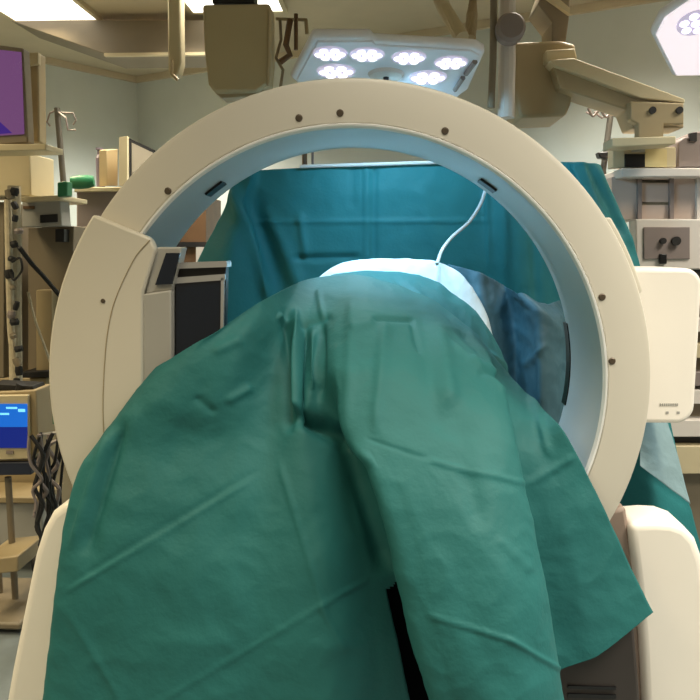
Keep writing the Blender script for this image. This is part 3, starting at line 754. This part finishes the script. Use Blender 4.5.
t = thing('supply_cart', 'low pale cart with oddments on the floor at lower left', 'cart', (P(10, 620, 2.9).x - .05, 3.05, 0))
q = P(22, 560, 2.95)
MB().box((q.x - .4, 3.15, .12), (q.x, 3.33, .34)).build('body', M_GREYP, t, bevel=.01)
MB().box((q.x - .42, 3.13, .34), (q.x + .02, 3.345, .37)).build('top', M_TAN, t, bevel=.006)
for dx, dy in ((-.36, 3.18), (-.04, 3.18), (-.36, 3.30), (-.04, 3.30)):
    MB().cyl((q.x + dx - .012, dy, .05), (q.x + dx + .012, dy, .05), .05).build('wheel', M_RUBBER, t)
    MB().cyl((q.x + dx, dy, .06), (q.x + dx, dy, .13), .010).build('wheel_stem', M_STEEL, t)

M_POLE = mat('dark_steel_pole', (104, 100, 92), .4, .3)
def iv_pole(x, y0, y1, Y, lean, label, hooks):
    b = P(x, y0, Y)
    t = thing('iv_pole', label, 'IV pole', (P(x + lean, 600, Y).x, Y, 0), 'IV poles')
    lr = .17
    bx_ = P(x + lean, y1, Y)
    MB().cyl((bx_.x, Y, .06), bx_, .017).build('lower_pole', M_POLE, t)
    MB().cyl(bx_, b, .015).build('upper_pole', M_POLE, t)
    hk = [MB().tube([tuple(P(*q)) for q in h], .005, 6).build('hook', M_GREYM, t) for h in hooks]
    for a in range(5):
        q = math.radians(72 * a + 10)
        MB().tube([(bx_.x, Y, .08), (bx_.x + lr * math.cos(q), Y + lr * math.sin(q), .04), (bx_.x + (lr + .01) * math.cos(q), Y + (lr + .01) * math.sin(q), 0.012)], .012, 8).build('leg', M_STEEL, t)
    return t
YI = 3.87
iv_pole(57, 108, 200, YI, 8, 'steel IV pole with hooks behind the anaesthesia machine on the left',
        [[(57, 110, YI), (50, 113, YI), (47, 122, YI), (50, 126, YI)], [(57, 111, YI), (64, 113, YI), (73, 113, YI), (76, 120, YI), (73, 125, YI)], [(57, 111, YI), (66, 118, YI - .05), (68, 130, YI - .05), (76, 130, YI - .05)]])
MBg = MB().pprism([(57, 182), (67, 181), (67, 196), (57, 197)], 3.22, .06).build('green_pouch', M_GREENP, bevel=.006)
tag(MBg, 'small dark green pouch standing on the anaesthesia machine shelf edge', 'pouch')
o = MB().lathe([(0, -.06), (.03, -.055), (.036, -.02), (.034, .03), (.028, .06), (0, .065)], P(82, 182, 3.9), (1, .2, .08), 16, close=False).build('breathing_bag', M_GREENP)
tag(o, 'green breathing bag beside the left IV pole', 'bag')

# cart that carries the bag, bottle and slanted monitors
t = thing('monitor_cart', 'grey cart behind the ring on the left carrying two slanted monitors', 'cart', (P(100, 300, 4.0).x, 4.1, 0))
MB().pprism([(76, 190), (140, 190), (140, gy(4.08)), (76, gy(4.08))], 4.08, .3).build('body', M_GREYM, t, bevel=.01)
MB().pprism([(74, 187), (144, 187), (144, 191), (74, 192)], 4.05, .36).build('top', M_BEIGE, t, bevel=.004)
o = MB().lathe([(0, 0), (.021, 0), (.023, .02), (.022, .16), (.012, .18), (.012, .20), (.02, .205), (.02, .215), (0, .215)], P(101, 188, 4.14), (0, 0, 1), 16, close=False).build('bottle', mat('violet_grey_bottle', (120, 110, 126), .3))
tag(o, 'violet grey bottle with pale cap on the monitor cart', 'bottle')
def slant(label, q, m_front, Y0, Y1, frame=True):
    """monitor whose left edge stands at Y0 and right edge at Y1; q = photo corners tl, tr, br, bl"""
    (a, b, c_, d) = q
    t = thing('slanted_monitor', label, 'monitor', P(*d, Y0), 'slanted monitors on the cart')
    A, B, C, D = P(*a, Y0), P(*b, Y1), P(*c_, Y1), P(*d, Y0)
    n = (B - A).cross(D - A).normalized()
    if n.y < 0: n = -n
    MB().prism([A, B, C, D], n * .05).build('case', m_front, t, bevel=.004)
    if frame:
        cen = (A + B + C + D) / 4
        MB().prism([cen + (p - cen) * .97 - n * .004 for p in (A, B, C, D)], n * .003).build('bezel', M_RUBBER, t)
        MB().prism([cen + (p - cen) * .80 - n * .007 for p in (A, B, C, D)], n * .003).build('screen', mat('grey_matte_screen', (150, 140, 122), .5), t)
    return t
slant('beige monitor back edge left of the dark framed slanted monitor', [(107, 150), (118, 149), (118, 186), (107, 186)], M_TAN, 4.1, 4.2, False)
sm2 = slant('dark framed slanted monitor with grey screen peeking over the ring', [(128, 137), (155, 150), (155, 186), (128, 186)], M_TAN, 4.05, 4.35)
o = MB().pprism([(119, 137), (127, 136), (127, 186), (119, 186)], 4.0, .03).build('back_case', M_BEIGE, sm2)

# brown cupboard glimpsed inside the ring on the left
o = thing('wooden_cupboard', 'brown wooden cupboard glimpsed through the ring left of the teal screen', 'cupboard', (P(190, 300, 4.4).x, 4.5, 0))
MB().pprism([(176, 196), (206, 196), (206, 240), (206, gy(4.4)), (176, gy(4.4))], 4.4, .4).build('body', M_WOOD, o, bevel=.004)
MB().pprism([(174, 242), (208, 242), (208, 247), (174, 247)], 4.38, .02).build('shelf_edge', M_RUBBER, o)
o = MB().pprism([(196, 247), (214, 247), (214, 262), (196, 262)], 4.3, .06).build('paper_box', M_LTGREY); tag(o, 'white box in front of the brown cupboard', 'box')

# poles behind the screen drape
t = thing('drape_stand', 'dark stand poles rising behind the top edge of the teal screen', 'stand', (P(305, 300, 3.5).x, 3.5, 0))
for x, y, r in ((304.5, 146, .012), (312.5, 145, .006)):
    q = P(x, y, 3.5); MB().cyl((q.x, 3.5, .03), q, r).build('pole', M_WOOD if r > .01 else M_GREYM, t)
q = P(308, 300, 3.5); MB().box((q.x - .2, 3.35, 0), (q.x + .2, 3.65, .03)).build('foot', M_GREYM, t, bevel=.008)

# ------------------------------------------------------------------ right side equipment
t = thing('equipment_rack', 'grey equipment rack on the right behind the ring', 'rack', (P(680, 300, 3.5).x, 3.6, 0))
x0, x1 = P(640, 200, 3.4).x, P(760, 200, 3.4).x
for (xa, xb) in ((638, 642), (670, 674), (697, 701)):
    MB().pprism([(xa, 176), (xb, 176), (xb, 219), (xa, 219)], 3.38, .03).build('upright', M_LTGREY if xa > 690 else M_GREYM, t)
MB().pprism([(622, 168), (760, 168), (760, 176), (622, 177)], 3.3, .3).build('top_shelf', M_LTGREY, t, bevel=.004)
MB().pprism([(612, 177), (760, 177), (760, 219), (612, 219)], 3.40, .38).build('back_panel', mat('warm_grey_panel', (196, 176, 164), .5), t)
MB().pprism([(641, 202), (670, 202), (670, 205), (641, 205)], 3.4, .03).build('rail', M_TAUPE, t)
MB().pprism([(641, 180), (670, 180), (670, 183), (641, 183)], 3.4, .03).build('rail', M_TAUPE, t)
MB().pprism([(646, 420), (760, 420), (760, 437), (646, 437)], 3.36, .42).build('drawer', M_LTGREY, t, bevel=.004)
MB().pprism([(646, 446), (760, 446), (760, 474), (646, 474)], 3.36, .42).build('drawer', M_BEIGE, t, bevel=.004)
MB().pprism([(640, 270), (760, 270), (760, gy(3.44)), (640, gy(3.44))], 3.44, .34).build('cabinet', M_TAUPE, t)
MB().pprism([(646, 437), (760, 437), (760, 446), (646, 446)], 3.42, .02).build('drawer_gap', M_BLACK, t)
for k, y in enumerate((282, 318, 344, 372, 390)):
    MB().pprism([(688, y), (760, y), (760, y + 14), (688, y + 14)], 3.37, .07).build('module', [M_GREYM, M_LTGREY, M_BEIGE, M_GREYM, M_LTGREY][k], t, bevel=.003)
MB().pprism([(684, 270), (760, 270), (760, 278), (684, 278)], 3.34, .1).build('dark_shelf', M_RUBBER, t)

t = thing('insufflator', 'pale cabinet unit with grey front panel and two dark knobs on right', 'medical device', P(680, 268, 3.33))
MB().pprism([(636, 219), (760, 219), (760, 269), (636, 270)], 3.33, .1).build('case', M_LTGREY, t, bevel=.006)
MB().pprism([(644, 227), (690, 227), (690, 259), (644, 259)], 3.322, .01).build('front_panel', M_GREYM, t, bevel=.002)
for x, r in ((662, .013), (675, .019)):
    c_ = P(x, 241, 3.325); MB().cyl(c_ + Vector((0, -.02, 0)), c_, r).build('knob', M_RUBBER, t)
MB().pprism([(660, 254), (667, 254), (667, 264), (660, 264)], 3.31, .02).build('latch', M_BLACK, t, bevel=.003)

t = thing('electrosurgical_unit', 'beige device with black display on the top shelf at right', 'medical device', P(645, 167, 3.2))
MB().pprism([(613, 148), (676, 147), (676, 167.5), (613, 167.5)], 3.34, .08).build('case', M_BEIGE, t, bevel=.004)
MB().pprism([(645, 149), (667, 149), (667, 167), (645, 167)], 3.332, .01).build('yellow_panel', mat('cream_panel', (208, 190, 136), .5), t)
MB().pprism([(625, 154), (645, 154), (645, 167), (625, 167)], 3.332, .01).build('display', M_BLACK, t)
MB().pprism([(632, 149), (645, 149), (645, 152), (632, 152)], 3.332, .01).build('label_plate', M_GREYP, t)
o = thing('clutter_box', 'mauve grey box beside the beige device at the right edge', 'box', P(690, 167, 3.36))
MB().pprism([(678, 142), (684, 137), (690, 137), (692, 132), (720, 130), (720, 167.5), (678, 167.5)], 3.36, .2).build('body', M_GREYM, o, bevel=.006)
MB().pprism([(690, 133), (697, 132), (697, 141), (690, 141)], 3.35, .02).build('knob', M_RUBBER, o)

YR = 3.95
iv_pole(611, 112, 172, YR, -8, 'steel IV pole standing left of the equipment rack on the right',
        [[(611, 114, YR), (600, 110, YR), (593, 116, YR), (586, 112, YR)], [(611, 114, YR), (619, 118, YR), (628, 116, YR)], [(611, 114, YR), (602, 118, YR - .04), (594, 112, YR - .04)]])
o = MB().pprism([(598, 152), (612, 151), (616, 158), (600, 158)], YR - .08, .06).build('pole_clamp', M_BLACK, bevel=.006); tag(o, 'black clamp on the right IV pole', 'clamp')
cb = crom([tuple(P(*q)) for q in [(588, 108, 3.5), (593, 116, 3.5), (600, 110, 3.5), (606, 117, 3.5), (614, 111, 3.5), (620, 118, 3.5), (630, 114, 3.5)]], 50)
o = MB().tube([tuple(q) for q in cb], .006, 6).build('coiled_cable', M_GREYM); tag(o, 'coiled grey cable hanging under the right pendant arm', 'cable')
for k in list(bpy.data.objects):
    if '_o' in k: del k['_o']
